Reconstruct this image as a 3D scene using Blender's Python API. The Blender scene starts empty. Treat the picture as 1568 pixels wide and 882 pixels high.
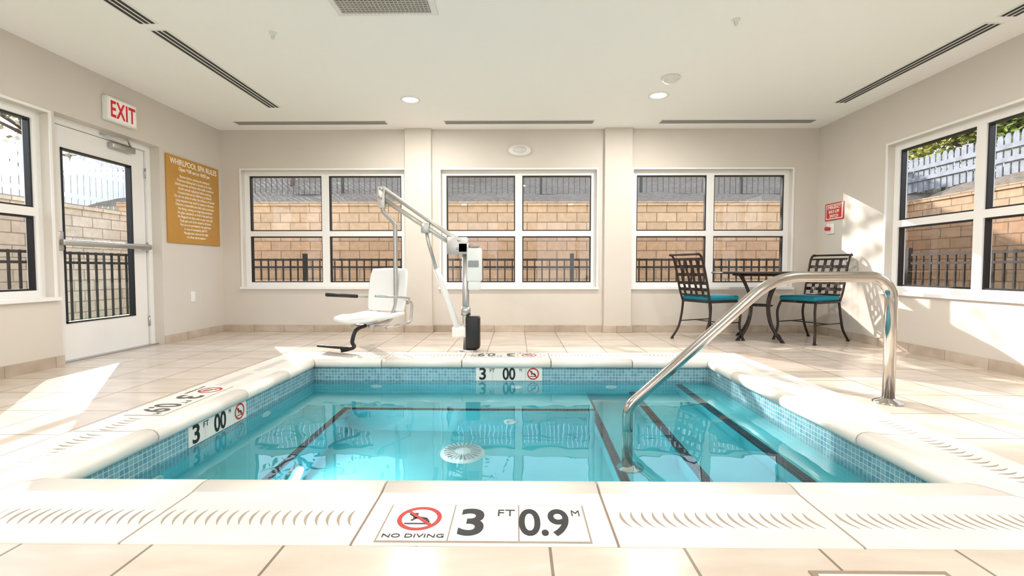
import bpy, bmesh, math, random
from mathutils import Vector, Matrix, noise
random.seed(4)
scene = bpy.context.scene
scene.view_settings.view_transform = 'Standard'
scene.view_settings.look = 'None'

# ------------------------------------------------------------------ helpers
def lin(c):
    return tuple(((x/255)/12.92 if x/255 <= .04045 else (((x/255)+.055)/1.055)**2.4) for x in c) + (1,)

def new_mat(name):
    m = bpy.data.materials.new(name); m.use_nodes = True
    return m, m.node_tree.nodes, m.node_tree.links, m.node_tree.nodes['Principled BSDF']

def mat(name, c, rough=.5, metal=0, var=.04, scale=6, bump=0, emis=0, spec=None):
    m, n, l, b = new_mat(name)
    tc = n.new('ShaderNodeTexCoord'); nz = n.new('ShaderNodeTexNoise')
    nz.inputs['Scale'].default_value = scale; nz.inputs['Detail'].default_value = 4
    l.new(tc.outputs['Object'], nz.inputs['Vector'])
    r = n.new('ShaderNodeValToRGB'); c = lin(c)
    r.color_ramp.elements[0].position = .3; r.color_ramp.elements[1].position = .7
    r.color_ramp.elements[0].color = tuple(max(0, x*(1-var)) for x in c[:3])+(1,)
    r.color_ramp.elements[1].color = tuple(min(1, x*(1+var)) for x in c[:3])+(1,)
    l.new(nz.outputs['Fac'], r.inputs['Fac']); l.new(r.outputs['Color'], b.inputs['Base Color'])
    b.inputs['Roughness'].default_value = rough; b.inputs['Metallic'].default_value = metal
    if spec is not None: b.inputs['Specular IOR Level'].default_value = spec
    if bump:
        bp = n.new('ShaderNodeBump'); bp.inputs['Strength'].default_value = bump; bp.inputs['Distance'].default_value = .01
        l.new(nz.outputs['Fac'], bp.inputs['Height']); l.new(bp.outputs['Normal'], b.inputs['Normal'])
    if emis:
        b.inputs['Emission Color'].default_value = c; b.inputs['Emission Strength'].default_value = emis
    return m

def brick_mat(name, c1, c2, cm, w, h, mortar, plane='xy', off=(0, 0), stagger=0, rough=.4, var=.08, nscale=5, bump=.3, distort=(1, 1, 1)):
    m, n, l, b = new_mat(name)
    tc = n.new('ShaderNodeTexCoord'); sp = n.new('ShaderNodeSeparateXYZ'); cb = n.new('ShaderNodeCombineXYZ')
    l.new(tc.outputs['Object'], sp.inputs[0])
    l.new(sp.outputs['XYZ'.index(plane[0].upper())], cb.inputs[0]); l.new(sp.outputs['XYZ'.index(plane[1].upper())], cb.inputs[1])
    mp = n.new('ShaderNodeMapping'); mp.inputs['Location'].default_value = (off[0], off[1], 0)
    l.new(cb.outputs[0], mp.inputs[0])
    br = n.new('ShaderNodeTexBrick'); br.offset = stagger; br.squash = 1
    br.inputs['Scale'].default_value = 1; br.inputs['Brick Width'].default_value = w; br.inputs['Row Height'].default_value = h
    br.inputs['Mortar Size'].default_value = mortar; br.inputs['Mortar Smooth'].default_value = .1; br.inputs['Bias'].default_value = 0
    br.inputs['Color1'].default_value = lin(c1); br.inputs['Color2'].default_value = lin(c2); br.inputs['Mortar'].default_value = lin(cm)
    l.new(mp.outputs[0], br.inputs['Vector'])
    m2 = n.new('ShaderNodeMapping'); m2.inputs['Scale'].default_value = distort; l.new(tc.outputs['Object'], m2.inputs[0])
    nz = n.new('ShaderNodeTexNoise'); nz.inputs['Scale'].default_value = nscale; nz.inputs['Detail'].default_value = 6
    l.new(m2.outputs[0], nz.inputs['Vector'])
    r = n.new('ShaderNodeValToRGB'); r.color_ramp.elements[0].position = .3; r.color_ramp.elements[1].position = .7
    r.color_ramp.elements[0].color = (1-var*1.6, 1-var*1.8, 1-var*2.1, 1); r.color_ramp.elements[1].color = (1, 1, 1, 1)
    l.new(nz.outputs['Fac'], r.inputs[0])
    mx = n.new('ShaderNodeMix'); mx.data_type = 'RGBA'; mx.blend_type = 'MULTIPLY'; mx.inputs[0].default_value = 1
    l.new(br.outputs['Color'], mx.inputs[6]); l.new(r.outputs[0], mx.inputs[7]); l.new(mx.outputs[2], b.inputs['Base Color'])
    b.inputs['Roughness'].default_value = rough
    if bump:
        bp = n.new('ShaderNodeBump'); bp.inputs['Strength'].default_value = bump; bp.inputs['Distance'].default_value = .004; bp.invert = True
        l.new(br.outputs['Fac'], bp.inputs['Height']); l.new(bp.outputs['Normal'], b.inputs['Normal'])
    return m

class MB:
    def __init__(s): s.bm = bmesh.new()
    def merge(s, bm, M=None, mat=0, smooth=False):
        vm = {}
        for v in bm.verts: vm[v] = s.bm.verts.new(M @ v.co if M else v.co)
        for f in bm.faces:
            try:
                nf = s.bm.faces.new([vm[v] for v in f.verts]); nf.material_index = mat; nf.smooth = smooth
            except ValueError: pass
        bm.free()
    def box(s, lo, hi, mat=0, bev=0, M=None, seg=2, smooth=None):
        bm = bmesh.new(); bmesh.ops.create_cube(bm, size=1)
        c = [(a+b)/2 for a, b in zip(lo, hi)]; d = [abs(b-a) for a, b in zip(lo, hi)]
        for v in bm.verts: v.co = Vector((c[0]+v.co.x*d[0], c[1]+v.co.y*d[1], c[2]+v.co.z*d[2]))
        if bev: bmesh.ops.bevel(bm, geom=list(bm.edges), offset=bev, segments=seg, profile=.5, affect='EDGES')
        s.merge(bm, M, mat, bool(bev) if smooth is None else smooth)
    def poly(s, pts, mat=0, smooth=False):
        f = s.bm.faces.new([s.bm.verts.new(p) for p in pts]); f.material_index = mat; f.smooth = smooth
    def lathe(s, prof, M=None, mat=0, seg=32, smooth=True):
        bm = bmesh.new(); rings = []
        for r, z in prof:
            if r < 1e-6: rings.append([bm.verts.new((0, 0, z))])
            else: rings.append([bm.verts.new((r*math.cos(2*math.pi*i/seg), r*math.sin(2*math.pi*i/seg), z)) for i in range(seg)])
        for a, b in zip(rings, rings[1:]):
            for i in range(seg):
                j = (i+1) % seg
                if len(a) == 1 and len(b) == 1: break
                if len(a) == 1: bm.faces.new((a[0], b[j], b[i]))
                elif len(b) == 1: bm.faces.new((a[i], a[j], b[0]))
                else: bm.faces.new((a[i], a[j], b[j], b[i]))
        bmesh.ops.recalc_face_normals(bm, faces=bm.faces)
        s.merge(bm, M, mat, smooth)
    def tube(s, pts, r, mat=0, seg=12, closed=False, M=None, flat=1):
        pts = [Vector(p) for p in pts]; n = len(pts)
        rs = r if isinstance(r, (list, tuple)) else [r]*n
        bm = bmesh.new(); rings = []
        def tan(i):
            if closed: return (pts[(i+1) % n]-pts[i-1]).normalized()
            return (pts[min(i+1, n-1)]-pts[max(i-1, 0)]).normalized()
        t = tan(0); up = Vector((0, 0, 1)) if abs(t.z) < .9 else Vector((0, 1, 0))
        u = (up - t*up.dot(t)).normalized()
        for i in range(n):
            t = tan(i); u = (u - t*u.dot(t)).normalized(); w = t.cross(u)
            rings.append([bm.verts.new(pts[i]+rs[i]*(math.cos(2*math.pi*k/seg)*u*flat+math.sin(2*math.pi*k/seg)*w)) for k in range(seg)])
        rr = rings+[rings[0]] if closed else rings
        for a, b in zip(rr, rr[1:]):
            for k in range(seg): bm.faces.new((a[k], a[(k+1) % seg], b[(k+1) % seg], b[k]))
        if not closed: bm.faces.new(rings[0][::-1]); bm.faces.new(rings[-1])
        bmesh.ops.recalc_face_normals(bm, faces=bm.faces)
        s.merge(bm, M, mat, True)
    def obj(s, name, mats, parent=None, M=None):
        me = bpy.data.meshes.new(name); s.bm.to_mesh(me); s.bm.free()
        for m in mats: me.materials.append(m)
        o = bpy.data.objects.new(name, me); scene.collection.objects.link(o)
        if parent: o.parent = parent
        if M: o.matrix_world = M
        return o

def fillet(pts, rad, n=8):
    pts = [Vector(p) for p in pts]; out = [pts[0]]
    rads = rad if isinstance(rad, (list, tuple)) else [rad]*len(pts)
    for i in range(1, len(pts)-1):
        p, a, b = pts[i], (pts[i-1]-pts[i]), (pts[i+1]-pts[i])
        la, lb = a.length, b.length; a.normalize(); b.normalize()
        ang = a.angle(b); d = min(rads[i]/math.tan(ang/2), la*.49, lb*.49)
        r = d*math.tan(ang/2); bis = (a+b).normalized(); c = p+bis*(r/math.sin(ang/2))
        s0 = p+a*d-c; s1 = p+b*d-c; th = s0.angle(s1)
        for k in range(n+1):
            t = k/n; out.append(c+(math.sin((1-t)*th)*s0+math.sin(t*th)*s1)/math.sin(th))
    out.append(pts[-1]); return out

def spline(pts, n=8):
    P = [Vector(p) for p in pts]; P = [2*P[0]-P[1]]+P+[2*P[-1]-P[-2]]; out = []
    for i in range(1, len(P)-2):
        for k in range(n):
            t = k/n
            out.append(.5*((2*P[i])+(P[i+1]-P[i-1])*t+(2*P[i-1]-5*P[i]+4*P[i+1]-P[i+2])*t*t+(3*P[i]-P[i-1]-3*P[i+1]+P[i+2])*t**3))
    out.append(P[-2]); return out

def frame(o, x, y):
    x = Vector(x).normalized(); y = Vector(y).normalized(); z = x.cross(y)
    M = Matrix((x, y, z)).transposed().to_4x4(); M.translation = Vector(o); return M

def text(body, size, M, mat, parent, name, bold=0, ext=.001, ax='CENTER', sx=1, spacing=1, line=1):
    cu = bpy.data.curves.new(name, 'FONT'); cu.body = body; cu.size = size; cu.extrude = ext; cu.offset = bold
    cu.align_x = ax; cu.align_y = 'CENTER'; cu.space_character = spacing; cu.space_line = line
    to = bpy.data.objects.new(name+'_c', cu); scene.collection.objects.link(to)
    bpy.context.view_layer.update()
    me = bpy.data.meshes.new_from_object(to.evaluated_get(bpy.context.evaluated_depsgraph_get()))
    bpy.data.objects.remove(to); me.materials.clear(); me.materials.append(mat)
    if len(me.vertices):
        ys = [v.co.y for v in me.vertices]; cy = (min(ys)+max(ys))/2
        me.transform(Matrix.Translation((0, -cy, 0)))
    me.transform(Matrix.Diagonal((sx, 1, 1, 1))); me.transform(M)
    o = bpy.data.objects.new(name, me); scene.collection.objects.link(o); o.parent = parent; return o

def no_diving(mb, M, R, mr, mk):
    seg = 40
    for i in range(seg):
        a, b = 2*math.pi*i/seg, 2*math.pi*(i+1)/seg
        mb.poly([M@Vector((math.cos(a)*R, math.sin(a)*R, .001)), M@Vector((math.cos(b)*R, math.sin(b)*R, .001)),
                 M@Vector((math.cos(b)*R*.8, math.sin(b)*R*.8, .001)), M@Vector((math.cos(a)*R*.8, math.sin(a)*R*.8, .001))], mr)
    def bar(p, q, w, z, m):
        p, q = Vector(p), Vector(q); d = (q-p).normalized(); nn = Vector((-d.y, d.x))*w/2
        mb.poly([M@Vector((v.x*R, v.y*R, z)) for v in (p-nn, q-nn, q+nn, p+nn)], m)
    bar((-.3, .12), (.3, -.05), .2, .0008, mk); bar((.3, .0), (.48, -.35), .13, .0008, mk); bar((-.25, .15), (-.5, .38), .13, .0008, mk)
    bar((-.1, .1), (-.35, -.2), .12, .0008, mk); bar((-.6, -.45), (.6, -.45), .1, .0008, mk); bar((-.35, .35), (-.12, .35), .2, .0008, mk)
    bar((-.62, .62), (.62, -.62), .15, .0013, mr)

# ------------------------------------------------------------------ materials
M_wall = mat('wall_paint', (214, 207, 197), .65, var=.015, scale=3)
M_ceil = mat('ceiling_paint', (253, 251, 248), .8, var=.005)
M_white = mat('white_frame_paint', (240, 239, 237), .4, var=.01)
M_gasket = mat('black_gasket', (22, 22, 24), .4)
M_floor = brick_mat('floor_tile', (223, 211, 198), (209, 196, 182), (142, 129, 117), .375, .375, .0045, 'xy', (.283, .09), 0, .22, .12, 3, .25, (1, 3, 1))
M_base = brick_mat('baseboard_tile', (208, 194, 178), (192, 177, 161), (170, 158, 145), .375, .3, .004, 'xy', (.283, .1), 0, .4, .16, 8, 0)
M_baseY = brick_mat('baseboard_tile_side', (208, 194, 178), (192, 177, 161), (170, 158, 145), .375, .3, .004, 'yz', (.09, .1), 0, .4, .16, 8, 0)
M_cop = mat('coping_stone', (232, 226, 217), .32, var=.06, scale=5)
M_grout = mat('grout', (150, 134, 116), .8)
M_groove = mat('groove_shadow_grout', (164, 150, 134), .8)
MOS = ((128, 176, 188), (92, 148, 166), (200, 214, 216))
M_mosX = brick_mat('mosaic_xz', *MOS, .026, .026, .0016, 'xz', (0, 0), 0, .2, .05, 6, .2)
M_mosY = brick_mat('mosaic_yz', *MOS, .026, .026, .0016, 'yz', (0, 0), 0, .2, .05, 6, .2)
M_plas = mat('pool_plaster', (92, 198, 208), .6, var=.10, scale=2.5)
M_stripe = brick_mat('step_edge_tile', (24, 28, 42), (44, 48, 64), (80, 100, 110), .026, .026, .002, 'xy', (0, 0), 0, .3, .05, 6, 0)
M_tileW = mat('marker_tile', (232, 228, 220), .3, var=.01)
M_black = mat('black_ink', (28, 28, 30), .5)
M_ink2 = mat('faded_ink', (84, 80, 80), .5)
M_red = mat('red_ink', (186, 36, 34), .5)
M_steel = mat('stainless_steel', (196, 190, 184), .16, 1, var=.02)
M_alu = mat('brushed_aluminium', (190, 190, 188), .35, 1, var=.03)
M_plast = mat('white_plastic', (238, 238, 236), .35, var=.01)
M_grey = mat('grey_plastic', (150, 152, 154), .4)
M_blackp = mat('black_plastic', (20, 20, 22), .4)
M_bronze = mat('bronze_iron', (52, 44, 40), .4, .5, var=.1)
M_teal = mat('teal_cushion', (14, 122, 142), .8, var=.1, scale=60, bump=.2)
M_gold = mat('gold_sign', (192, 142, 64), .45, var=.03)
M_slot = mat('vent_slot', (60, 58, 56), .8)
M_slot2 = mat('vent_slot_grey', (110, 107, 103), .8)
M_signtext = mat('sign_white', (250, 244, 230), .5)
M_redsign = mat('red_sign', (196, 44, 40), .4)
M_exit = mat('exit_face', (244, 240, 236), .4, emis=.08)
M_exitred = mat('exit_red', (196, 22, 30), .4, emis=.2)

def glass_mat(name, tint):
    m, n, l, b = new_mat(name); n.remove(b)
    t = n.new('ShaderNodeBsdfTransparent'); t.inputs[0].default_value = tint+(1,)
    g = n.new('ShaderNodeBsdfGlossy'); g.inputs['Roughness'].default_value = .01
    f = n.new('ShaderNodeLayerWeight'); f.inputs[0].default_value = .5
    p = n.new('ShaderNodeMath'); p.operation = 'POWER'; p.inputs[1].default_value = 4; l.new(f.outputs['Facing'], p.inputs[0])
    q = n.new('ShaderNodeMath'); q.operation = 'MULTIPLY_ADD'; q.inputs[1].default_value = .9; q.inputs[2].default_value = .05; q.use_clamp = True; l.new(p.outputs[0], q.inputs[0])
    mx = n.new('ShaderNodeMixShader'); l.new(q.outputs[0], mx.inputs[0]); l.new(t.outputs[0], mx.inputs[1]); l.new(g.outputs[0], mx.inputs[2])
    l.new(mx.outputs[0], n['Material Output'].inputs[0]); return m
M_glass = glass_mat('window_glass', (.95, .96, .96))
M_glass2 = glass_mat('screened_window_glass', (.76, .69, .66))
def water_mat():
    m, n, l, b = new_mat('pool_water'); n.remove(b)
    g = n.new('ShaderNodeBsdfGlass'); g.inputs['IOR'].default_value = 1.333; g.inputs['Roughness'].default_value = 0
    g.inputs['Color'].default_value = (.86, .98, 1, 1)
    tc = n.new('ShaderNodeTexCoord'); nz = n.new('ShaderNodeTexNoise'); nz.inputs['Scale'].default_value = 2.6; nz.inputs['Detail'].default_value = 2
    l.new(tc.outputs['Object'], nz.inputs['Vector'])
    bp = n.new('ShaderNodeBump'); bp.inputs['Strength'].default_value = .14; bp.inputs['Distance'].default_value = .02
    l.new(nz.outputs['Fac'], bp.inputs['Height']); l.new(bp.outputs[0], g.inputs['Normal'])
    l.new(g.outputs[0], n['Material Output'].inputs[0]); return m
M_water = water_mat()

# ------------------------------------------------------------------ room shell
XW, YB, YF, ZC, T = 3.67, 5.83, -1.8, 2.49, .2
WZ0, WZ1 = .555, 2.0
PX0, PX1, PY0, PY1 = -1.74, 1.62, 1.68, 3.96
CW = .39

def wall_openings(mb, axis, a0, a1, d0, d1, ops):
    def bx(u0, u1, z0, z1):
        if u1-u0 < 1e-4 or z1-z0 < 1e-4: return
        if axis == 'x': mb.box((u0, d0, z0), (u1, d1, z1))
        else: mb.box((d0, u0, z0), (d1, u1, z1))
    cur = a0
    for (u0, u1, z0, z1) in sorted(ops):
        bx(cur, u0, 0, ZC); bx(u0, u1, 0, z0); bx(u0, u1, z1, ZC); cur = u1
    bx(cur, a1, 0, ZC)

back_w = [(-3.417, -1.39), (-.943, .978), (1.425, 3.363)]
left_w = (1.78, 3.685); door = (3.735, 4.83)
right_w = [(2.16, 4.745)]
mb = MB(); wall_openings(mb, 'x', -XW-T, XW+T, YB, YB+T, [(a, b, WZ0, WZ1) for a, b in back_w]); mb.obj('wall_back', [M_wall])
mb = MB(); wall_openings(mb, 'y', YF, YB, -XW-T, -XW, [(left_w[0], left_w[1], WZ0, WZ1), (door[0], door[1], 0, 2.03)]); mb.obj('wall_left', [M_wall])
mb = MB(); wall_openings(mb, 'y', YF, YB, XW, XW+T, [(a, b, WZ0, WZ1) for a, b in right_w]); mb.obj('wall_right', [M_wall])
mb = MB(); wall_openings(mb, 'x', -XW-T, XW+T, YF-T, YF, [(-3, -.5, .3, 2.2), (.5, 3, .3, 2.2)]); mb.obj('wall_front', [M_wall])
for a, b, nm in ((-1.37, -1.05, 'trim_1'), (1.065, 1.395, 'trim_2')):
    mb = MB(); mb.box((a, YB-.06, 0), (b, YB, ZC)); mb.obj(nm, [M_wall])
mb = MB(); mb.box((-XW-T, YF-T, ZC), (XW+T, YB+T, ZC+.15)); mb.obj('ceiling', [M_ceil])
ox0, ox1, oy0, oy1 = PX0-CW, PX1+CW, PY0-CW, PY1+CW
mb = MB()
mb.box((-XW-T, YF-T, -.12), (XW+T, oy0, 0)); mb.box((-XW-T, oy1, -.12), (XW+T, YB+T, 0))
mb.box((-XW-T, oy0, -.12), (ox0, oy1, 0)); mb.box((ox1, oy0, -.12), (XW+T, oy1, 0))
mb.obj('floor', [M_floor])
mb = MB()
bh, bt = .085, .015
segs = [(-XW, -1.37), (-1.05, 1.065), (1.395, XW)]
for a, b in segs: mb.box((a, YB-bt, 0), (b, YB, bh), bev=.003, seg=1, smooth=False)
for a, b in ((-1.37, -1.05), (1.065, 1.395)): mb.box((a-bt, YB-.06-bt, 0), (b+bt, YB-.06, bh), bev=.003, seg=1, smooth=False)
mb.obj('baseboard_back', [M_base])
mb = MB(); mb.box((-XW, YF, 0), (-XW+bt, door[0], bh)); mb.box((-XW, door[1], 0), (-XW+bt, YB-bt, bh)); mb.obj('baseboard_left', [M_baseY])
mb = MB(); mb.box((XW-bt, YF, 0), (XW, YB-bt, bh)); mb.obj('baseboard_right', [M_baseY])
mb = MB(); mb.box((-XW+bt, YF, 0), (XW-bt, YF+bt, bh)); mb.obj('baseboard_front', [M_base])

# windows
def window(name, u0, u1, z0, z1, P, ncol, trans=True, wide=.09):
    mb = MB()
    def bx(ua, ub, da, db, za, zb, m=0):
        p, q = P(ua, da, za), P(ub, db, zb)
        mb.box([min(a, b) for a, b in zip(p, q)], [max(a, b) for a, b in zip(p, q)], m)
    fw, d0, d1 = .058, .07, .15
    bx(u0, u0+fw, d0, d1, z0, z1); bx(u1-fw, u1, d0, d1, z0, z1)
    bx(u0+fw, u1-fw, d0, d1, z0, z0+fw); bx(u0+fw, u1-fw, d0, d1, z1-fw, z1)
    iw = (u1-u0-2*fw-(ncol-1)*wide)/ncol
    zt0, zt1 = 1.19, 1.256
    for c in range(ncol):
        a = u0+fw+c*(iw+wide)
        if c: bx(a-wide, a, d0, d1, z0+fw, z1-fw)
        rows = [(z0+fw, zt0), (zt1, z1-fw)] if trans else [(z0+fw, z1-fw)]
        if trans: bx(a, a+iw, d0, d1, zt0, zt1)
        for ri, (ra, rb) in enumerate(rows):
            g = .014
            bx(a, a+g, .085, .13, ra, rb, 1); bx(a+iw-g, a+iw, .085, .13, ra, rb, 1)
            bx(a+g, a+iw-g, .085, .13, ra, ra+g, 1); bx(a+g, a+iw-g, .085, .13, rb-g, rb, 1)
            pts = [P(a+g, .108, ra+g), P(a+iw-g, .108, ra+g), P(a+iw-g, .108, rb-g), P(a+g, .108, rb-g)]
            mb.poly(pts, 3 if (trans and ri == 0) else 2)
    bx(u0-.03, u1+.03, -.03, .07, z0-.025, z0+.004)
    bx(u0-.02, u0, -.008, .0, z0, z1+.02); bx(u1, u1+.02, -.008, 0, z0, z1+.02); bx(u0, u1, -.008, 0, z1, z1+.02)
    return mb.obj(name, [M_white, M_gasket, M_glass, M_glass2])
Pb = lambda u, d, z: (u, YB+d, z)
Pl = lambda u, d, z: (-XW-d, u, z)
Pr = lambda u, d, z: (XW+d, u, z)
Pf = lambda u, d, z: (u, YF-d, z)
for i, (a, b) in enumerate(back_w): window('window_%d' % (i+1), a, b, WZ0, WZ1, Pb, 2)
window('window_4', left_w[0], left_w[1], WZ0, WZ1, Pl, 2)
window('window_5', right_w[0][0], right_w[0][1], WZ0, WZ1, Pr, 3, wide=.08)
window('window_6', -3, -.5, .3, 2.2, Pf, 2, False); window('window_7', .5, 3, .3, 2.2, Pf, 2, False)  # unseen windows behind the camera, added to let in fill light

# door
mb = MB(); dx = -XW-.12
y0, y1 = door
mb.box((dx-.06, y0, 0), (dx+.02, y0+.05, 2.03)); mb.box((dx-.06, y1-.05, 0), (dx+.02, y1, 2.03)); mb.box((dx-.06, y0+.05, 1.975), (dx+.02, y1-.05, 2.03))
a, b, zt = y0+.06, y1-.06, 1.97
gy0, gy1, gz0, gz1 = a+.1, b-.16, .32, 1.79
mb.box((dx-.04, a, .01), (dx, gy0, zt)); mb.box((dx-.04, gy1, .01), (dx, b, zt)); mb.box((dx-.04, gy0, .01), (dx, gy1, gz0)); mb.box((dx-.04, gy0, gz1), (dx, gy1, zt))
g = .014
for (p, q) in (((gy0, gz0), (gy0+g, gz1)), ((gy1-g, gz0), (gy1, gz1)), ((gy0, gz0), (gy1, gz0+g)), ((gy0, gz1-g), (gy1, gz1))):
    mb.box((dx-.045, p[0], p[1]), (dx+.008, q[0], q[1]), 1)
mb.poly([(dx-.02, gy0, gz0), (dx-.02, gy1, gz0), (dx-.02, gy1, gz1), (dx-.02, gy0, gz1)], 2)
zb = 1.0
mb.box((dx, a+.01, zb-.07), (dx+.05, a+.06, zb+.09), 3, .008); mb.box((dx, b-.06, zb-.03), (dx+.06, b-.01, zb+.03), 3, .008)
mb.box((dx+.045, a+.02, zb-.025), (dx+.085, b-.02, zb+.025), 3, .01)
mb.box((dx+.0, b-.42, 1.90), (dx+.06, b-.16, 1.955), 3, .01)
mb.tube([(dx+.04, b-.2, 1.965), (dx+.13, b-.34, 1.985), (dx+.03, b-.52, 2.0)], .009, 3)
mb.box((dx-.06, y0, 0), (dx+.06, y1, .012), 3)
for hz in (.25, 1.0, 1.75): mb.tube([(dx+.01, b+.005, hz-.05), (dx+.01, b+.005, hz+.05)], .008, 3)
mb.obj('door_1', [M_white, M_gasket, M_glass, M_alu])

# ------------------------------------------------------------------ ceiling fixtures
def diffuser(x0, x1, y0, y1, sm=None):
    mb = MB(); mb.box((x0, y0, ZC-.006), (x1, y1, ZC), 0)
    lx = (x1-x0) > (y1-y0)
    for k in range(3):
        if lx:
            w = (y1-y0); c = y0+w*(k+.75)/3.5; mb.box((x0+.01, c-w*.09, ZC-.0075), (x1-.01, c+w*.09, ZC-.005), 1)
        else:
            w = (x1-x0); c = x0+w*(k+.75)/3.5; mb.box((c-w*.09, y0+.01, ZC-.0075), (c+w*.09, y1-.01, ZC-.005), 1)
    return mb.obj('air_diffuser', [M_white, sm or M_slot])
for a, b in ((3.40, 5.02), (1.7, 3.32)): diffuser(-2.64, -2.50, a, b)
for a, b in ((3.37, 4.94), (1.7, 3.29)): diffuser(3.24, 3.38, a, b)
for a, b in ((-3.30, -1.52), (-.85, .89), (1.65, 3.43)): diffuser(a, b, 5.47, 5.61, M_slot2)
mb = MB(); mb.box((-1.2, 2.56, ZC-.012), (-.53, 3.22, ZC), 0, .004)
mb.box((-1.16, 2.6, ZC-.014), (-.57, 3.18, ZC-.011), 1)
for k in range(23): mb.box((-1.16, 2.605+k*.025, ZC-.02), (-.57, 2.615+k*.025, ZC-.013), 2)
for k in range(23): mb.box((-1.155+k*.026, 2.6, ZC-.019), (-1.148+k*.026, 3.18, ZC-.013), 2)
mb.obj('return_air_grille', [M_white, M_slot2, mat('grille_grey', (190, 186, 180), .5)])

M_lamp = mat('lamp_glow', (255, 244, 225), .4, emis=6)
def downlight(x, y, power):
    mb = MB(); Mt = Matrix.Translation((x, y, ZC))
    mb.lathe([(.1, 0), (.1, -.006), (.082, -.008), (.075, .0)], Mt, 0, 40)
    mb.lathe([(.0, -.002), (.076, -.002)], Mt, 1, 40)
    o = mb.obj('downlight_and_added_fill', [M_white, M_lamp])
    L = bpy.data.lights.new('downlight_and_fill_lamp', 'AREA'); L.shape = 'DISK'; L.size = .14; L.energy = power; L.color = (1, .95, .9)
    lo = bpy.data.objects.new('downlight_and_fill_lamp', L); lo.location = (x, y, ZC-.012); scene.collection.objects.link(lo); lo.parent = o
for x, y, p in ((-1.08, 4.81, 33), (1.39, 4.72, 33), (-2.2, 2.0, 29), (.1, 2.2, 29), (2.4, 2.0, 29), (-1.4, -.6, 24), (1.4, -.6, 24)): downlight(x, y, p)  # first two are fittings in view; the others are added fill, out of view
mb = MB(); Mt = Matrix.Translation((1.37, 4.29, ZC))
mb.lathe([(.0, 0), (.085, 0), (.085, -.012), (.07, -.02), (.06, -.022), (.052, -.04), (.03, -.048), (0, -.05)], Mt, 0); mb.obj('smoke_detector', [mat('detector_plastic', (236, 232, 226), .5)])
for x, y in ((-1.77, 3.456), (1.5, 3.314)):
    mb = MB(); Mt = Matrix.Translation((x, y, ZC))
    mb.lathe([(0, 0), (.028, 0), (.026, -.005), (.010, -.009), (.008, -.024), (.003, -.027), (.003, -.04), (.014, -.042), (.014, -.043), (0, -.044)], Mt, 0, 20)
    for s in (-1, 1): mb.tube([(x+s*.008, y, ZC-.016), (x+s*.012, y, ZC-.028), (x+s*.003, y, ZC-.04)], .0018, 1, 6)
    mb.obj('fire_sprinkler', [M_white, M_alu])
mb = MB(); Mw = frame((.03, YB, 2.23), (1, 0, 0), (0, 0, 1)) @ Matrix.Diagonal((1.55, .78, 1, 1))
mb.lathe([(0, 0), (.09, 0), (.09, .02), (.085, .035), (.06, .06), (.03, .072), (0, .075)], Mw, 0)
mb.lathe([(.055, .062), (.05, .075), (.0, .08)], Mw, 1)
mb.obj('emergency_light', [M_white, mat('lens_white', (214, 212, 208), .3)])

# ------------------------------------------------------------------ signs
mb = MB(); mb.box((-XW, 4.17, 2.105), (-XW+.055, 4.49, 2.315), 0, .006); mb.box((-XW+.055, 4.185, 2.12), (-XW+.057, 4.475, 2.30), 1)
ex = mb.obj('exit_sign', [M_plast, M_exit])
text('EXIT', .2, frame((-XW+.058, 4.33, 2.21), (0, 1, 0), (0, 0, 1)), M_exitred, ex, 'exit_letters', .004, .001, sx=.62, spacing=1.1)
mb = MB(); mb.box((-XW, 4.90, 1.06), (-XW+.02, 5.755, 1.99), 0, .004)
ws = mb.obj('spa_rules_sign', [M_gold])
xs = -XW+.0205
text('WHIRLPOOL SPA RULES', .085, frame((xs, 5.33, 1.93), (0, 1, 0), (0, 0, 1)), M_signtext, ws, 'title', .001, .001, sx=.84)
text('Open 9:00 am to 10:00 pm', .055, frame((xs, 5.33, 1.855), (0, 1, 0), (0, 0, 1)), M_signtext, ws, 'hours', .0006, .001, sx=.85)
rules = ["Shower before entering the whirlpool", "Maximum bathing load is posted at the desk", "Elderly persons and those with health conditions", "should consult a physician before entering", "Unsupervised use by children is prohibited",
 "Do not use alone or under the influence of alcohol", "Long exposure may result in nausea or dizziness", "Observe a reasonable time limit, then cool down", "No diving, running or rough play permitted", "No glass containers or food in the pool area",
 "No lifeguard on duty, swim at your own risk", "Keep gate and doors closed at all times", "Pets are not permitted in the pool area", "In case of emergency dial 911", "Management reserves the right", "to refuse use to anyone"]
text("\n".join(rules), .04, frame((xs, 5.33, 1.455), (0, 1, 0), (0, 0, 1)), M_signtext, ws, 'rules', 0, .001, sx=.8, line=1.08)
mb = MB(); mb.box((-XW, 5.235, .41), (-XW+.008, 5.305, .525), 0, .003)
for z in (.445, .49): mb.box((-XW+.008, 5.25, z-.014), (-XW+.0095, 5.29, z+.014), 1)
mb.obj('wall_outlet', [M_plast, M_white])
mb = MB(); mb.box((XW-.006, 5.35, 1.345), (XW, 5.67, 1.545), 0, .002); mb.box((XW-.007, 5.37, 1.36), (XW-.0058, 5.65, 1.53), 1); mb.box((XW-.008, 5.38, 1.37), (XW-.0068, 5.64, 1.52), 0)
fs = mb.obj('emergency_phone_sign', [M_redsign, M_signtext])
text('EMERGENCY\nSHUT-OFF\nSWITCH', .05, frame((XW-.0085, 5.51, 1.445), (0, -1, 0), (0, 0, 1)), M_signtext, fs, 'letters', .001, .0005, sx=.8)
mb = MB(); mb.box((XW-.02, 5.50, 1.19), (XW, 5.62, 1.31), 0, .005); mb.lathe([(0, .05), (.022, .048), (.025, .04), (.02, .02), (.02, 0)], frame((XW-.02, 5.56, 1.25), (0, -1, 0), (0, 0, 1)), 1, 20)
mb.obj('emergency_stop_switch', [M_plast, M_redsign])

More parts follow.
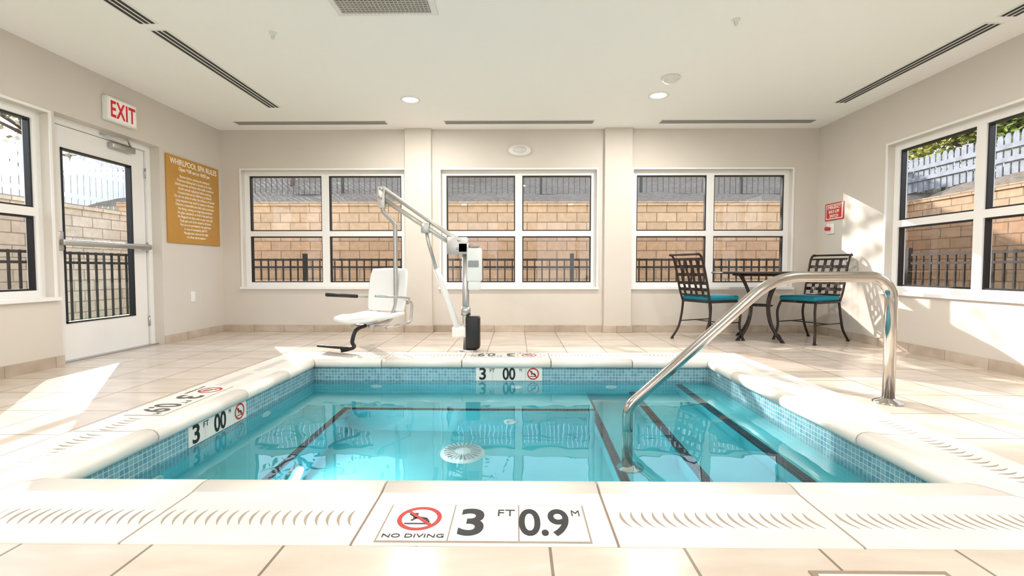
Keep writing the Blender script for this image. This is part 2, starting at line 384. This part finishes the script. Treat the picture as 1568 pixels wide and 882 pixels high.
# ------------------------------------------------------------------ pool basin
mb = MB(); ZB, ZF, t = -.30, -.93, .12
mb.box((PX0-t, PY1, ZB), (PX1+t, PY1+t, -.061), 0); mb.box((PX0-t, PY0-t, ZB), (PX1+t, PY0, -.061), 0)
mb.box((PX0-t, PY0, ZB), (PX0, PY1, -.061), 1); mb.box((PX1, PY0, ZB), (PX1+t, PY1, -.061), 1)
mb.box((PX0-t, PY1, ZF-.1), (PX1+t, PY1+t, ZB), 2); mb.box((PX0-t, PY0-t, ZF-.1), (PX1+t, PY0, ZB), 2)
mb.box((PX0-t, PY0, ZF-.1), (PX0, PY1, ZB), 2); mb.box((PX1, PY0, ZF-.1), (PX1+t, PY1, ZB), 2)
mb.box((PX0, PY0, ZF-.1), (PX1, PY1, ZF), 2)
bz = -.51
mb.box((PX0, PY0, ZF), (-1.27, PY1, bz), 2); mb.box((-1.27, 3.47, ZF), (.58, PY1, bz), 2)
sw = .045
mb.box((-1.27-sw, PY0, bz), (-1.27+.002, 3.47+sw, bz+.003), 3); mb.box((-1.27, 3.47-.002, bz), (.58, 3.47+sw, bz+.003), 3)
for x, z in ((1.34, -.27), (.95, -.50), (.58, -.72)):
    mb.box((x, PY0, ZF), (PX1, PY1, z), 2); mb.box((x-.002, PY0, z-.03), (x+.05, PY1, z+.003), 3)
basin = mb.obj('pool_basin', [M_mosX, M_mosY, M_plas, M_stripe])
mb = MB()
mb.poly([(PX0, PY0, -.17), (PX1, PY0, -.17), (PX1, PY1, -.17), (PX0, PY1, -.17)])
mb.obj('pool_water', [M_water])
mb = MB(); Mt = Matrix.Translation((-.37, 3.13, ZF))
mb.lathe([(0, .03), (.05, .03), (.13, .018), (.15, 0)], Mt, 0, 40)
for k in range(24):
    a = k*math.pi/12; mb.box((.05, -.004, .0255), (.125, .004, .0295), 1, M=Mt@Matrix.Rotation(a, 4, 'Z'))
mb.obj('pool_drain', [M_plast, M_grey])
for p, x, y in (((-.0, PY1, -.36), (1, 0, 0), (0, 0, 1)), ((-1.2, PY1, -.36), (1, 0, 0), (0, 0, 1)), ((.8, PY1, -.36), (1, 0, 0), (0, 0, 1)),
                ((PX0, 3.2, -.36), (0, 1, 0), (0, 0, 1)), ((PX0, 2.2, -.36), (0, 1, 0), (0, 0, 1)), ((-.05, 3.47, -.74), (1, 0, 0), (0, 0, 1))):
    mb = MB(); mb.lathe([(.05, 0), (.048, .008), (.025, .012), (.022, .004), (0, .004)], frame(p, x, y), 0, 24); mb.obj('spa_jet', [M_plast])
for p, x, y in (((-1.27, 2.6, -.72), (0, 1, 0), (0, 0, 1)),):
    mb = MB(); F = frame(p, x, y); mb.lathe([(.1, 0), (.098, .012), (.08, .016), (.078, .01)], F, 0, 32); mb.lathe([(0, .009), (.079, .009)], F, 1, 32)
    o = mb.obj('underwater_light', [M_steel, mat('pool_lamp_glow', (225, 245, 255), .3, emis=.6)])
    L = bpy.data.lights.new('underwater_lamp', 'AREA'); L.shape = 'DISK'; L.size = .14; L.energy = 11; L.color = (.92, .98, 1)
    lo = bpy.data.objects.new('underwater_lamp', L); scene.collection.objects.link(lo); lo.parent = o
    lo.matrix_world = F @ Matrix.Translation((0, 0, .03)) @ Matrix.Rotation(math.pi, 4, 'X')

# ------------------------------------------------------------------ coping
mb = MB()
prof = [(.03, -.06), (-.012, -.055), (-.024, -.04), (-.026, -.02), (-.018, -.002), (.0, .010), (.03, .014), (.06, .010), (.085, .005), (.12, .004), (CW-.004, .004), (CW, .001), (CW, -.06)]
def piece(Mf, s0, s1, m0=None, m1=None):
    A = [Mf((s0 if m0 is None else s0+m0*o), o, z) for o, z in prof]
    B = [Mf((s1 if m1 is None else s1+m1*o), o, z) for o, z in prof]
    va = [mb.bm.verts.new(p) for p in A]; vb = [mb.bm.verts.new(p) for p in B]
    for i in range(len(prof)-1):
        f = mb.bm.faces.new((va[i], va[i+1], vb[i+1], vb[i])); f.smooth = i < 8
    for vs in (va, vb[::-1]):
        mb.bm.faces.new(vs)
near = lambda s, o, z: (s, PY0-o, z)
far = lambda s, o, z: (s, PY1+o, z)
lef = lambda s, o, z: (PX0-o, s, z)
rig = lambda s, o, z: (PX1+o, s, z)
G = .004
def side(Mf, a, b, joints):
    js = [a]+joints+[b]
    for i in range(len(js)-1):
        piece(Mf, js[i]+(0 if i == 0 else G), js[i+1]-(0 if i == len(js)-2 else G), -1 if i == 0 else None, 1 if i == len(js)-2 else None)
side(near, PX0+G, PX1-G, [-1.13, -.47, .285, .97])
side(far, PX0+G, PX1-G, [-1.15, -.47, .285, .97])
side(lef, PY0+G, PY1-G, [2.2, 2.95, 3.5]); side(rig, PY0+G, PY1-G, [2.2, 2.85, 3.5])
bmesh.ops.recalc_face_normals(mb.bm, faces=mb.bm.faces)
for lo, hi in (((ox0, oy0, -.06), (ox1, PY0-.005, .0)), ((ox0, PY1+.005, -.06), (ox1, oy1, .0)), ((ox0, oy0, -.06), (PX0-.005, oy1, 0)), ((PX1+.005, oy0, -.06), (ox1, oy1, 0))): mb.box(lo, hi, 1)
def stroke(Mf, s, flip=1):
    L, w, nn = .09, .010, 6; o0 = .205; pts = []
    for k in range(nn+1):
        t = k/nn; ww = w*math.sin(math.pi*min(.97, t*.9+.07))*.5; ss = s+flip*(.018*(t-.5)+.022*(t*(1-t))*-2); pts.append((ss, o0+L*t, ww))
    for k in range(nn):
        a, b = pts[k], pts[k+1]
        mb.poly([Mf(a[0]-a[2], a[1], .0046), Mf(a[0]+a[2], a[1], .0046), Mf(b[0]+b[2], b[1], .0046), Mf(b[0]-b[2], b[1], .0046)], 2)
def strokes(Mf, a, b, skip, js, flip=1):
    s = a
    while s < b:
        if not any(p < s < q for p, q in skip) and not any(abs(s-j) < .025 for j in js): stroke(Mf, s, flip)
        s += .034
strokes(near, PX0-.2, PX1+.2, [(-.45, .25)], [-1.13, -.47, .285, .97])
strokes(far, PX0+.02, PX1, [(-.45, .25)], [-1.15, -.47, .285, .97])
strokes(lef, PY0-.1, PY1, [(2.4, 3.1)], [2.2, 2.95, 3.5]); strokes(rig, PY0-.1, PY1, [(2.4, 3.1)], [2.2, 2.85, 3.5])
cop = mb.obj('pool_coping', [M_cop, M_grout, M_groove])

def deck_marker(M, ink):
    mb = MB(); S = .205
    for k in range(3):
        x0 = (k-1.5)*S
        mb.box((x0+.002, -S/2+.002, 0), (x0+S-.002, S/2-.002, .003), 0, M=M)
    mb.box((-1.5*S-.004, -S/2-.004, -.001), (1.5*S+.004, S/2+.004, .0008), 2, M=M)
    no_diving(mb, M@Matrix.Translation((-S-.0, .018, .003)), .068, 1, 3)
    o = mb.obj('depth_marker_tile', [M_tileW, M_red, M_groove, ink])
    T_ = lambda x, y: M@Matrix.Translation((x, y, .004))
    text('NO DIVING', .026, T_(-S, -.078), ink, o, 'no_diving_text', 0, .0006, sx=1.35)
    text('3', .205, T_(-.04, -.0), ink, o, 'number_feet', .004, .0006, sx=.92)
    text('FT', .055, T_(.062, .052), ink, o, 'unit_feet', -.0004, .0006)
    text('0.9', .205, T_(S-.025, 0), ink, o, 'number_metres', .003, .0006, sx=.68, spacing=.92)
    text('M', .05, T_(S+.076, .052), ink, o, 'unit_metres', -.0004, .0006, sx=.8)
deck_marker(frame((-.0975, 1.408, .004), (1, 0, 0), (0, 1, 0)), M_black)
deck_marker(frame((-.0975, 4.21, .004), (-1, 0, 0), (0, -1, 0)), M_ink2)
deck_marker(frame((-1.98, 2.75, .004), (0, -1, 0), (1, 0, 0)), M_ink2)
def wall_marker(M, w):
    mb = MB(); h = .118; q = w/4
    for k in range(4): mb.box((-w/2+k*q+.001, -h/2, 0), (-w/2+(k+1)*q-.001, h/2, .004), 0, M=M)
    no_diving(mb, M@Matrix.Translation((w/2-q*.55, 0, .0045)), .05, 1, 2)
    o = mb.obj('waterline_depth_marker', [M_tileW, M_red, M_black]); T_ = lambda x, y: M@Matrix.Translation((x, y, .0052))
    text('3', .14, T_(-w/2+.06, 0), M_black, o, 'number_feet', .003, .0006); text('FT', .045, T_(-w/2+.14, .028), M_black, o, 'unit_feet', 0, .0006)
    text('00', .14, T_(-.0, 0), M_black, o, 'number_metres', .003, .0006, sx=.78); text('M', .035, T_(w/2-q*1.3, .032), M_black, o, 'unit_metres', 0, .0006, sx=.8)
wall_marker(frame((-.07, PY1, -.108), (1, 0, 0), (0, 0, 1)), .565)
wall_marker(frame((PX0, 2.695, -.108), (0, 1, 0), (0, 0, 1)), .53)
mb = MB(); mb.box((.75, .93, 0), (1.10, 1.19, .004), 0); mb.box((.765, .95, .002), (1.085, 1.175, .006), 1, .002)
mb.obj('skimmer_cover', [M_grout, M_tileW])

# ------------------------------------------------------------------ handrail
mb = MB(); Yr = 2.74
path = fillet([(2.165, Yr, .0), (2.165, Yr, .735), (1.49, Yr, .735), (.65, Yr, -.03), (.65, Yr, -.72)], [.1, .13, .4, .12, .1], 14)
mb.tube(path, .031, 0, 24)
fl = [(0, .03), (.034, .03), (.04, .022), (.07, .012), (.078, .004), (.078, 0)]
mb.lathe(fl, Matrix.Translation((2.165, Yr, 0)), 0); mb.lathe(fl, Matrix.Translation((.665, Yr, -.72)), 0)
mb.obj('pool_handrail', [M_steel])

# ------------------------------------------------------------------ pool lift
root = bpy.data.objects.new('pool_lift_chair', None); scene.collection.objects.link(root)
Yl = 4.47
mb = MB()
mb.lathe([(0, .016), (.085, .016), (.09, .01), (.09, 0)], Matrix.Translation((-.47, Yl, .0)), 0)
mb.tube([(-.49, Yl, .01), (-.49, Yl, .98)], .032, 0, 20)
mb.tube([(-.49, Yl, .34), (-.49, Yl, .42)], .045, 0, 20)
mb.box((-.56, Yl-.05, .93), (-.45, Yl+.05, 1.03), 0, .012)
for s in (-1, 1): mb.box((-.66, Yl+s*.045-.005, .92), (-.47, Yl+s*.045+.005, 1.08), 0, .004)
mb.obj('mast', [M_alu], root)
mb = MB(); mb.box((-.49, Yl-.06, .02), (-.355, Yl+.07, .33), 0, .02); mb.obj('base_cover', [M_blackp], root)
mb = MB(); mb.box((-.475, Yl-.075, .66), (-.335, Yl+.05, .98), 0, .02); mb.box((-.465, Yl-.06, .58), (-.35, Yl+.05, .67), 0, .015)
mb.box((-.46, Yl-.09, .80), (-.36, Yl-.07, .86), 1, .006); mb.box((-.44, Yl-.07, .98), (-.36, Yl+.03, 1.0), 1, .006); mb.obj('control_box', [M_plast, M_grey], root)
mb = MB()
mb.tube([(-.52, Yl, 1.04), (-.62, Yl, 1.09), (-1.27, Yl+.03, 1.54)], .022, 0, 14)
mb.tube([(-.54, Yl, .96), (-1.28, Yl+.03, 1.45)], .022, 0, 14)
for s in (-1, 1): mb.box((-1.325, Yl+.03+s*.03-.005, 1.36), (-1.255, Yl+.03+s*.03+.005, 1.56), 0, .004)
for p in ((-1.28, 1.53), (-1.29, 1.45), (-.56, .97), (-.55, 1.05)): mb.tube([(p[0], Yl-.06, p[1]), (p[0], Yl+.09, p[1])], .012, 1, 10)
mb.obj('boom', [mat('powder_white_metal', (206, 203, 197), .3, .5), M_alu], root)
mb = MB()
mb.tube([(-.87, Yl+.0, 1.17), (-.84, Yl-.0, 1.02), (-.76, Yl, .74)], .016, 1, 12)
mb.tube([(-.77, Yl, .78), (-.55, Yl, .17)], .03, 0, 16); mb.box((-.62, Yl-.04, .13), (-.46, Yl+.04, .23), 0, .015); mb.box((-.91, Yl-.03, 1.12), (-.83, Yl+.04, 1.22), 1, .01)
mb.obj('actuator', [M_plast, M_alu], root)
f = Vector((-.38, -.925, 0)).normalized(); sd = Vector((f.y, -f.x, 0))
bc = Vector((-1.27, 4.64, 0))
S = lambda fw, side_, z: bc+f*fw+sd*side_+Vector((0, 0, z))
mb = MB()
mb.tube(fillet([(-1.29, Yl+.03, 1.42), (-1.285, Yl+.04, 1.33), (-1.185, Yl+.10, 1.22), (-1.185, Yl+.10, .43), S(.05, -.05, .27), S(.3, 0, .245)], .07), .021, 0, 14)
mb.tube(fillet([S(-.02, -.2, .47), S(-.1, -.2, .45), S(-.08, -.2, .25), S(.3, -.2, .24)], .06), .013, 0, 10)
mb.tube(fillet([S(-.02, .2, .47), S(-.1, .2, .45), S(-.08, .2, .25), S(.3, .2, .24)], .06), .013, 0, 10)
mb.tube([S(-.05, -.2, .46), S(-.05, .2, .46)], .013, 0, 10); mb.tube([S(.25, -.2, .24), S(.25, .2, .24)], .013, 0, 10)
mb.obj('seat_frame', [M_alu], root)
def shell(fn, nu, nv, th, name):
    m2 = MB(); bm = m2.bm; vs = [[bm.verts.new(fn(i/nu*2-1, j/nv)) for i in range(nu+1)] for j in range(nv+1)]
    for j in range(nv):
        for i in range(nu):
            fc = bm.faces.new((vs[j][i], vs[j][i+1], vs[j+1][i+1], vs[j+1][i])); fc.smooth = True
    o = m2.obj(name, [M_plast], root); so = o.modifiers.new('s', 'SOLIDIFY'); so.thickness = th; so.offset = 0
    bv = o.modifiers.new('b', 'BEVEL'); bv.width = th*.4; bv.segments = 3; return o
def pan(u, v):
    w = .23*(1-.12*abs(2*v-1)**3)
    return S(.02+.48*v-.03*u*u*(v > .8), u*w+.07*v, .325+.02*u*u - .035*max(0, v-.7)/.3*1.0 + .01*math.cos(v*6))
def bak(u, v):
    w = .225*(1-.10*abs(2*v-1)**4)
    return S(.03-.07*v+.03*u*u, u*w, .37+.42*v-.01*u*u*(v > .8))
shell(pan, 12, 12, .035, 'seat_pan'); shell(bak, 12, 12, .03, 'backrest')
mb = MB()
for s in (-1, 1):
    mb.tube(fillet([S(-.02, s*.2, .44), S(.0, s*.25, .50), S(.44, s*.25+.06, .54)], .04), .011, 0, 10)
    if s > 0: mb.tube([S(.15, s*.25+.02, .512), S(.50, s*.25+.07, .545)], .018, 1, 10)
mb.obj('armrests', [M_alu, M_blackp], root)
mb = MB(); mb.tube(spline([S(.3, .04, .25), S(.42, .05, .22), S(.46, .06, .12), S(.42, .08, .06), S(.50, .16, .035)], 6), .018, 0, 10)
mb.obj('footrest_arm', [M_blackp], root)
mb = MB(); Mf = frame(S(.46, .26, .055), sd, f); mb.box((-.17, -.06, -.012), (.17, .06, .012), 0, .008, M=Mf@Matrix.Rotation(math.radians(12), 4, 'X')); mb.obj('footrest', [M_blackp], root)

# ------------------------------------------------------------------ patio table and chairs
def chair(x, y, ang):
    mb = MB(); M = Matrix.Translation((x, y, 0))@Matrix.Rotation(ang, 4, 'Z')
    W = .205
    for s in (-1, 1):
        mb.tube(spline([(.20, s*W*.93, .43), (.235, s*W, .32), (.225, s*W, .15), (.26, s*(W+.02), .012)], 6), .0125, 0, 10, M=M)
        mb.tube(spline([(-.20, s*W*.93, .42), (-.205, s*W, .28), (-.25, s*W, .13), (-.33, s*(W+.01), .012)], 6), .0125, 0, 10, M=M)
        mb.tube(spline([(-.20, s*W*.93, .42), (-.235, s*W, .55), (-.285, s*W, .75), (-.33, s*W, .89), (-.37, s*W*.98, .935), (-.395, s*W*.95, .93)], 6), .0125, 0, 10, M=M)
        for fx in (.26, -.33): mb.lathe([(0, 0), (.018, 0), (.018, .012), (.012, .02), (0, .02)], M@Matrix.Translation((fx, s*(W+(.02 if fx > 0 else .01)), 0)), 0, 12)
    mb.tube(fillet([(.21, 0, .43), (.21, W, .43), (-.21, W, .43), (-.21, -W, .43), (.21, -W, .43), (.21, -.001, .43)], .05), .012, 0, 10, M=M)
    mb.tube([(.225, -W, .2), (-.22, -W, .2)], .006, 0, 8, M=M); mb.tube([(.225, W, .2), (-.22, W, .2)], .006, 0, 8, M=M); mb.tube([(0, -W, .2), (0, W, .2)], .006, 0, 8, M=M)
    def bp(v, u, d=0):
        P = [(-.222, .50), (-.25, .60), (-.285, .75), (-.33, .89)]
        t = v*3; i = min(2, int(t)); t -= i
        return Vector((P[i][0]*(1-t)+P[i+1][0]*t+d, u*W, P[i][1]*(1-t)+P[i+1][1]*t))
    for v in (0, 1): mb.tube([bp(v, -1), bp(v, 1)], .010, 0, 8, M=M)
    mb.tube([(-.385, -W, .934), (-.385, W, .934)], .011, 0, 8, M=M)
    for k in range(4):
        u = -1+2*(k+1)/5; pts = [bp(j/16, u, .006*math.sin(j/16*math.pi*5+k*math.pi)) for j in range(17)]
        for a, b in zip(pts, pts[1:]):
            w = Vector((0, .017, 0)); q = [M@(a-w), M@(a+w), M@(b+w), M@(b-w)]; mb.poly(q); mb.poly([p+M.to_3x3()@Vector((-.003, 0, 0)) for p in q[::-1]])
    for k in range(4):
        v = (k+1)/5; pts = [bp(v, -1+j/8, -.006*math.sin(j/16*math.pi*5+k*math.pi)) for j in range(17)]
        for a, b in zip(pts, pts[1:]):
            w = Vector((-.005, 0, .017)); q = [M@(a-w), M@(a+w), M@(b+w), M@(b-w)]; mb.poly(q); mb.poly([p+M.to_3x3()@Vector((-.003, 0, 0)) for p in q[::-1]])
    mb.box((-.205, -W+.005, .44), (.225, W-.005, .492), 1, .022, M=M, seg=4)
    return mb.obj('patio_chair', [M_bronze, M_teal])
chair(2.13, 5.22, math.radians(24)); chair(3.18, 5.14, math.radians(180+26))
mb = MB(); C = Matrix.Translation((2.69, 5.24, 0))
mb.lathe([(0, .735), (.47, .735), (.495, .728), (.5, .738), (.495, .75), (.47, .752), (0, .752)], C, 0, 48)
mb.tube([(.27*math.cos(a*math.pi/16), .27*math.sin(a*math.pi/16), .715) for a in range(32)], .011, 0, 8, True, C)
for k in range(4):
    R = C@Matrix.Rotation(math.radians(20+90*k), 4, 'Z')
    mb.tube(spline([(.33, 0, .728), (.27, 0, .70), (.17, 0, .55), (.12, 0, .38), (.15, 0, .2), (.23, 0, .07), (.30, 0, .015)], 6), .017, 0, 10, M=R)
    mb.lathe([(0, 0), (.024, 0), (.024, .01), (0, .02)], R@Matrix.Translation((.30, 0, 0)), 0, 12)
mb.tube([(.125*math.cos(a*math.pi/12), .125*math.sin(a*math.pi/12), .38) for a in range(24)], .009, 0, 8, True, C)
mb.obj('patio_table', [M_bronze])

# ------------------------------------------------------------------ exterior
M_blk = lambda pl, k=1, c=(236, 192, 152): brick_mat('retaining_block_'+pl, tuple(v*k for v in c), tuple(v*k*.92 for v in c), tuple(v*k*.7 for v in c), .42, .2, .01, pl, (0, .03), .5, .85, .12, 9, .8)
M_mulch = mat('mulch_bank', (112, 98, 82), .95, var=.4, scale=12, bump=1)
M_grass = mat('grass', (120, 140, 70), .95, var=.35, scale=14, bump=1)
M_wood = mat('weathered_wood', (206, 202, 198), .8, var=.15, scale=6)
M_wood2 = mat('shaded_weathered_wood', (132, 134, 140), .8, var=.2, scale=6)  # weathered wood darkened: the right fence's shade is put into the colour
M_iron = mat('black_iron', (20, 20, 22), .5)
M_iron2 = mat('dark_grey_iron', (60, 58, 56), .6)
XR, YR = 8.2, 10.0
ro = XW+T
mb = MB(); mb.box((-30, YB+T, -.35), (30, 40, -.15)); mb.box((-30, -14, -.35), (30, YF-T, -.15)); mb.box((-30, YF-T, -.35), (-ro, YB+T, -.15)); mb.box((ro, YF-T, -.35), (30, YB+T, -.15))
mb.obj('ground', [M_grass])
for nm, lo, hi, m in (('retaining_wall', (-XR-.3, YR, -.2), (XR+.3, YR+.3, 2.12), M_blk('xz')), ('retaining_wall', (-XR-.3, -6, -.2), (-XR, YR, 1.9), M_blk('yz', 1, (246, 222, 198))), ('retaining_wall', (XR, -6, -.2), (XR+.3, YR, 2.12), M_blk('yz', .78))):  # block colours carry light: back looks sunlit, left glare-pale, right toned down
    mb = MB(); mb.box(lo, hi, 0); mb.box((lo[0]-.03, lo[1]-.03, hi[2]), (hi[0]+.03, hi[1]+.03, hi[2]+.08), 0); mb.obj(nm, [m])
def bank(fn, name):
    mb = MB(); N = 60; K = 16; vs = []
    for j in range(K+1):
        row = []
        for i in range(N+1):
            p = Vector(fn(i/N, j/K)); p.z += .12*noise.noise(p*1.3)*(j > 0); row.append(mb.bm.verts.new(p))
        vs.append(row)
    for j in range(K):
        for i in range(N): mb.bm.faces.new((vs[j][i], vs[j][i+1], vs[j+1][i+1], vs[j+1][i])).smooth = True
    return mb.obj(name, [M_mulch])
bank(lambda u, v: (-18+36*u, YR+.28+6*v, 2.15+1.9*v), 'mulch_bank')
bank(lambda u, v: (-XR-.28-3*v, -6+16.3*u, 1.9+.4*v), 'mulch_bank'); bank(lambda u, v: (XR+.28+3*v, -6+16.3*u, 2.15+1.3*v), 'mulch_bank')
def picket(p0, p1, z0, h, name, wood=None):
    mb = MB(); p0, p1 = Vector(p0), Vector(p1); L = (p1-p0).length; d = (p1-p0)/L; ang = math.atan2(d.y, d.x)
    n = int(L/.15)
    for k in range(n):
        M = Matrix.Translation(p0+d*(k*.15))@Matrix.Rotation(ang, 4, 'Z'); zj = random.uniform(-.02, .02)
        b = z0+zj
        mb.box((0, -.01, b), (.115, .01, b+h-.06), 0, M=M)
        mb.poly([M@Vector(q) for q in ((0, -.01, b+h-.06), (.115, -.01, b+h-.06), (.09, -.01, b+h), (.025, -.01, b+h))])
        mb.poly([M@Vector(q) for q in ((.025, .01, b+h), (.09, .01, b+h), (.115, .01, b+h-.06), (0, .01, b+h-.06))])
    for z in (z0+.25, z0+h-.3):
        M = Matrix.Translation(p0)@Matrix.Rotation(ang, 4, 'Z'); mb.box((0, .01, z), (L, .05, z+.09), 0, M=M)
    return mb.obj(name, [wood or M_wood])
picket((-17, YR+5.8, 0), (11, YR+5.8, 0), 3.85, 1.4, 'wooden_picket_fence')
picket((-XR-1.3, -5, 0), (-XR-1.3, YR+4, 0), 2.05, 1.1, 'wooden_picket_fence', mat('white_fence_glare', (246, 245, 242), .6)); picket((XR+1.3, -5, 0), (XR+1.3, YR+4, 0), 2.6, .8, 'wooden_picket_fence', M_wood2)  # white left fence; its overexposed glare is also put into the colour
def ironfence(p0, p1, z0, h, sp=.12, m=None, r0=.01):
    mb = MB(); p0, p1 = Vector(p0), Vector(p1); L = (p1-p0).length; d = (p1-p0)/L; M = Matrix.Translation(p0)@Matrix.Rotation(math.atan2(d.y, d.x), 4, 'Z')
    for k in range(int(L/sp)+1):
        x = k*sp; post = k % 18 == 0; r = .03 if post else r0
        mb.box((x-r, -r, z0), (x+r, r, z0+h+(.08 if post else 0)), 0, M=M)
    for z in (z0+.12, z0+h-.14, z0+h-.02): mb.box((0, -r0*1.4, z-r0*1.6), (L, r0*1.4, z+r0*1.6), 0, M=M)
    mb.obj('iron_fence', [m or M_iron])
ironfence((-5.6, 7.6, 0), (5.6, 7.6, 0), -.15, 1.1); ironfence((-5.6, -4, 0), (-5.6, 7.5, 0), -.15, 1.15); ironfence((5.6, -4, 0), (5.6, 7.5, 0), -.15, 1.15)
ironfence((-12, YR+2, 0), (12, YR+2, 0), 2.55, .75, .14, M_iron2, .006)
def tree(x, y, z0, h, col, dens, name, sp=.42, tr=.16):
    mb = MB(); top = Vector((x, y, z0+h))
    mb.tube(spline([(x, y, z0), (x+.1, y, z0+h*.3), (x-.05, y+.1, z0+h*.6), top], 5), [tr*(1-.8*i/15) for i in range(16)], 0, 8)
    tips = []
    for k in range(22):
        zz = z0+h*(.2+.7*random.random()); a = random.random()*6.28; l = h*.38*random.uniform(.5, 1)
        e = Vector((x+l*math.cos(a), y+l*math.sin(a), zz+l*.35)); mb.tube([(x, y, zz), (Vector((x, y, zz))+e)/2+Vector((0, 0, .1)), e], [.05, .03, .01], 0, 6); tips.append(e); tips.append((Vector((x, y, zz))+e)/2)
    for k in range(dens):
        c = random.choice(tips)+Vector([random.gauss(0, sp) for _ in range(3)]); a = Vector([random.uniform(-1, 1) for _ in range(3)]).normalized()*.09; b = a.orthogonal().normalized()*.055
        mb.poly([c-a, c-b, c+a, c+b], 1+(k % 2))
    mb.obj(name, [mat('bark', (110, 95, 82), .9, var=.2), mat('leaf_a', col, .7), mat('leaf_b', tuple(min(255, int(c*1.25)) for c in col), .7)])
tree(11.2, 11.6, 2.9, 3.2, (148, 144, 60), 9000, 'leafy_tree'); tree(12.4, 14.6, 3.2, 4.0, (110, 128, 56), 8000, 'leafy_tree'); tree(11.0, 9.3, 2.8, 3.2, (118, 134, 56), 9000, 'leafy_tree')
tree(-12.5, 12, 2.3, 5, (150, 140, 110), 250, 'bare_tree')
tree(-2.2, 13.9, 3.1, 4.6, (110, 120, 66), 650, 'added_dapple_tree', .5, .07); tree(-6.4, 13.4, 3.0, 4.6, (110, 120, 66), 500, 'added_dapple_tree', .5, .07)  # added in the sun's path to break up its patches, crowns out of view

# ------------------------------------------------------------------ light
w = bpy.data.worlds.new('sky'); scene.world = w; w.use_nodes = True; n = w.node_tree.nodes; l = w.node_tree.links
bg = n['Background']; tc = n.new('ShaderNodeTexCoord'); sp = n.new('ShaderNodeSeparateXYZ'); r = n.new('ShaderNodeValToRGB')
l.new(tc.outputs['Generated'], sp.inputs[0]); l.new(sp.outputs[2], r.inputs[0]); l.new(r.outputs[0], bg.inputs[0])
r.color_ramp.elements[0].color = (.98, .98, 1, 1); r.color_ramp.elements[1].color = (.55, .72, 1, 1); r.color_ramp.elements[1].position = .8
bg.inputs[1].default_value = 3.1
S_ = bpy.data.lights.new('sun', 'SUN'); S_.energy = 9.5; S_.angle = math.radians(.6); S_.color = (1, .96, .9)
so = bpy.data.objects.new('sun', S_); scene.collection.objects.link(so)
so.rotation_euler = Vector((.7, -1, -.5)).to_track_quat('-Z', 'Y').to_euler(); so.location = (-5, 12, 8)

cam = bpy.data.cameras.new('camera'); co = bpy.data.objects.new('camera', cam); scene.collection.objects.link(co)
co.location = (0, 0, .78); co.rotation_euler = (math.radians(90-2.31), 0, math.radians(.64)); cam.lens = 16.53; cam.sensor_width = 36; cam.clip_start = .01
scene.camera = co
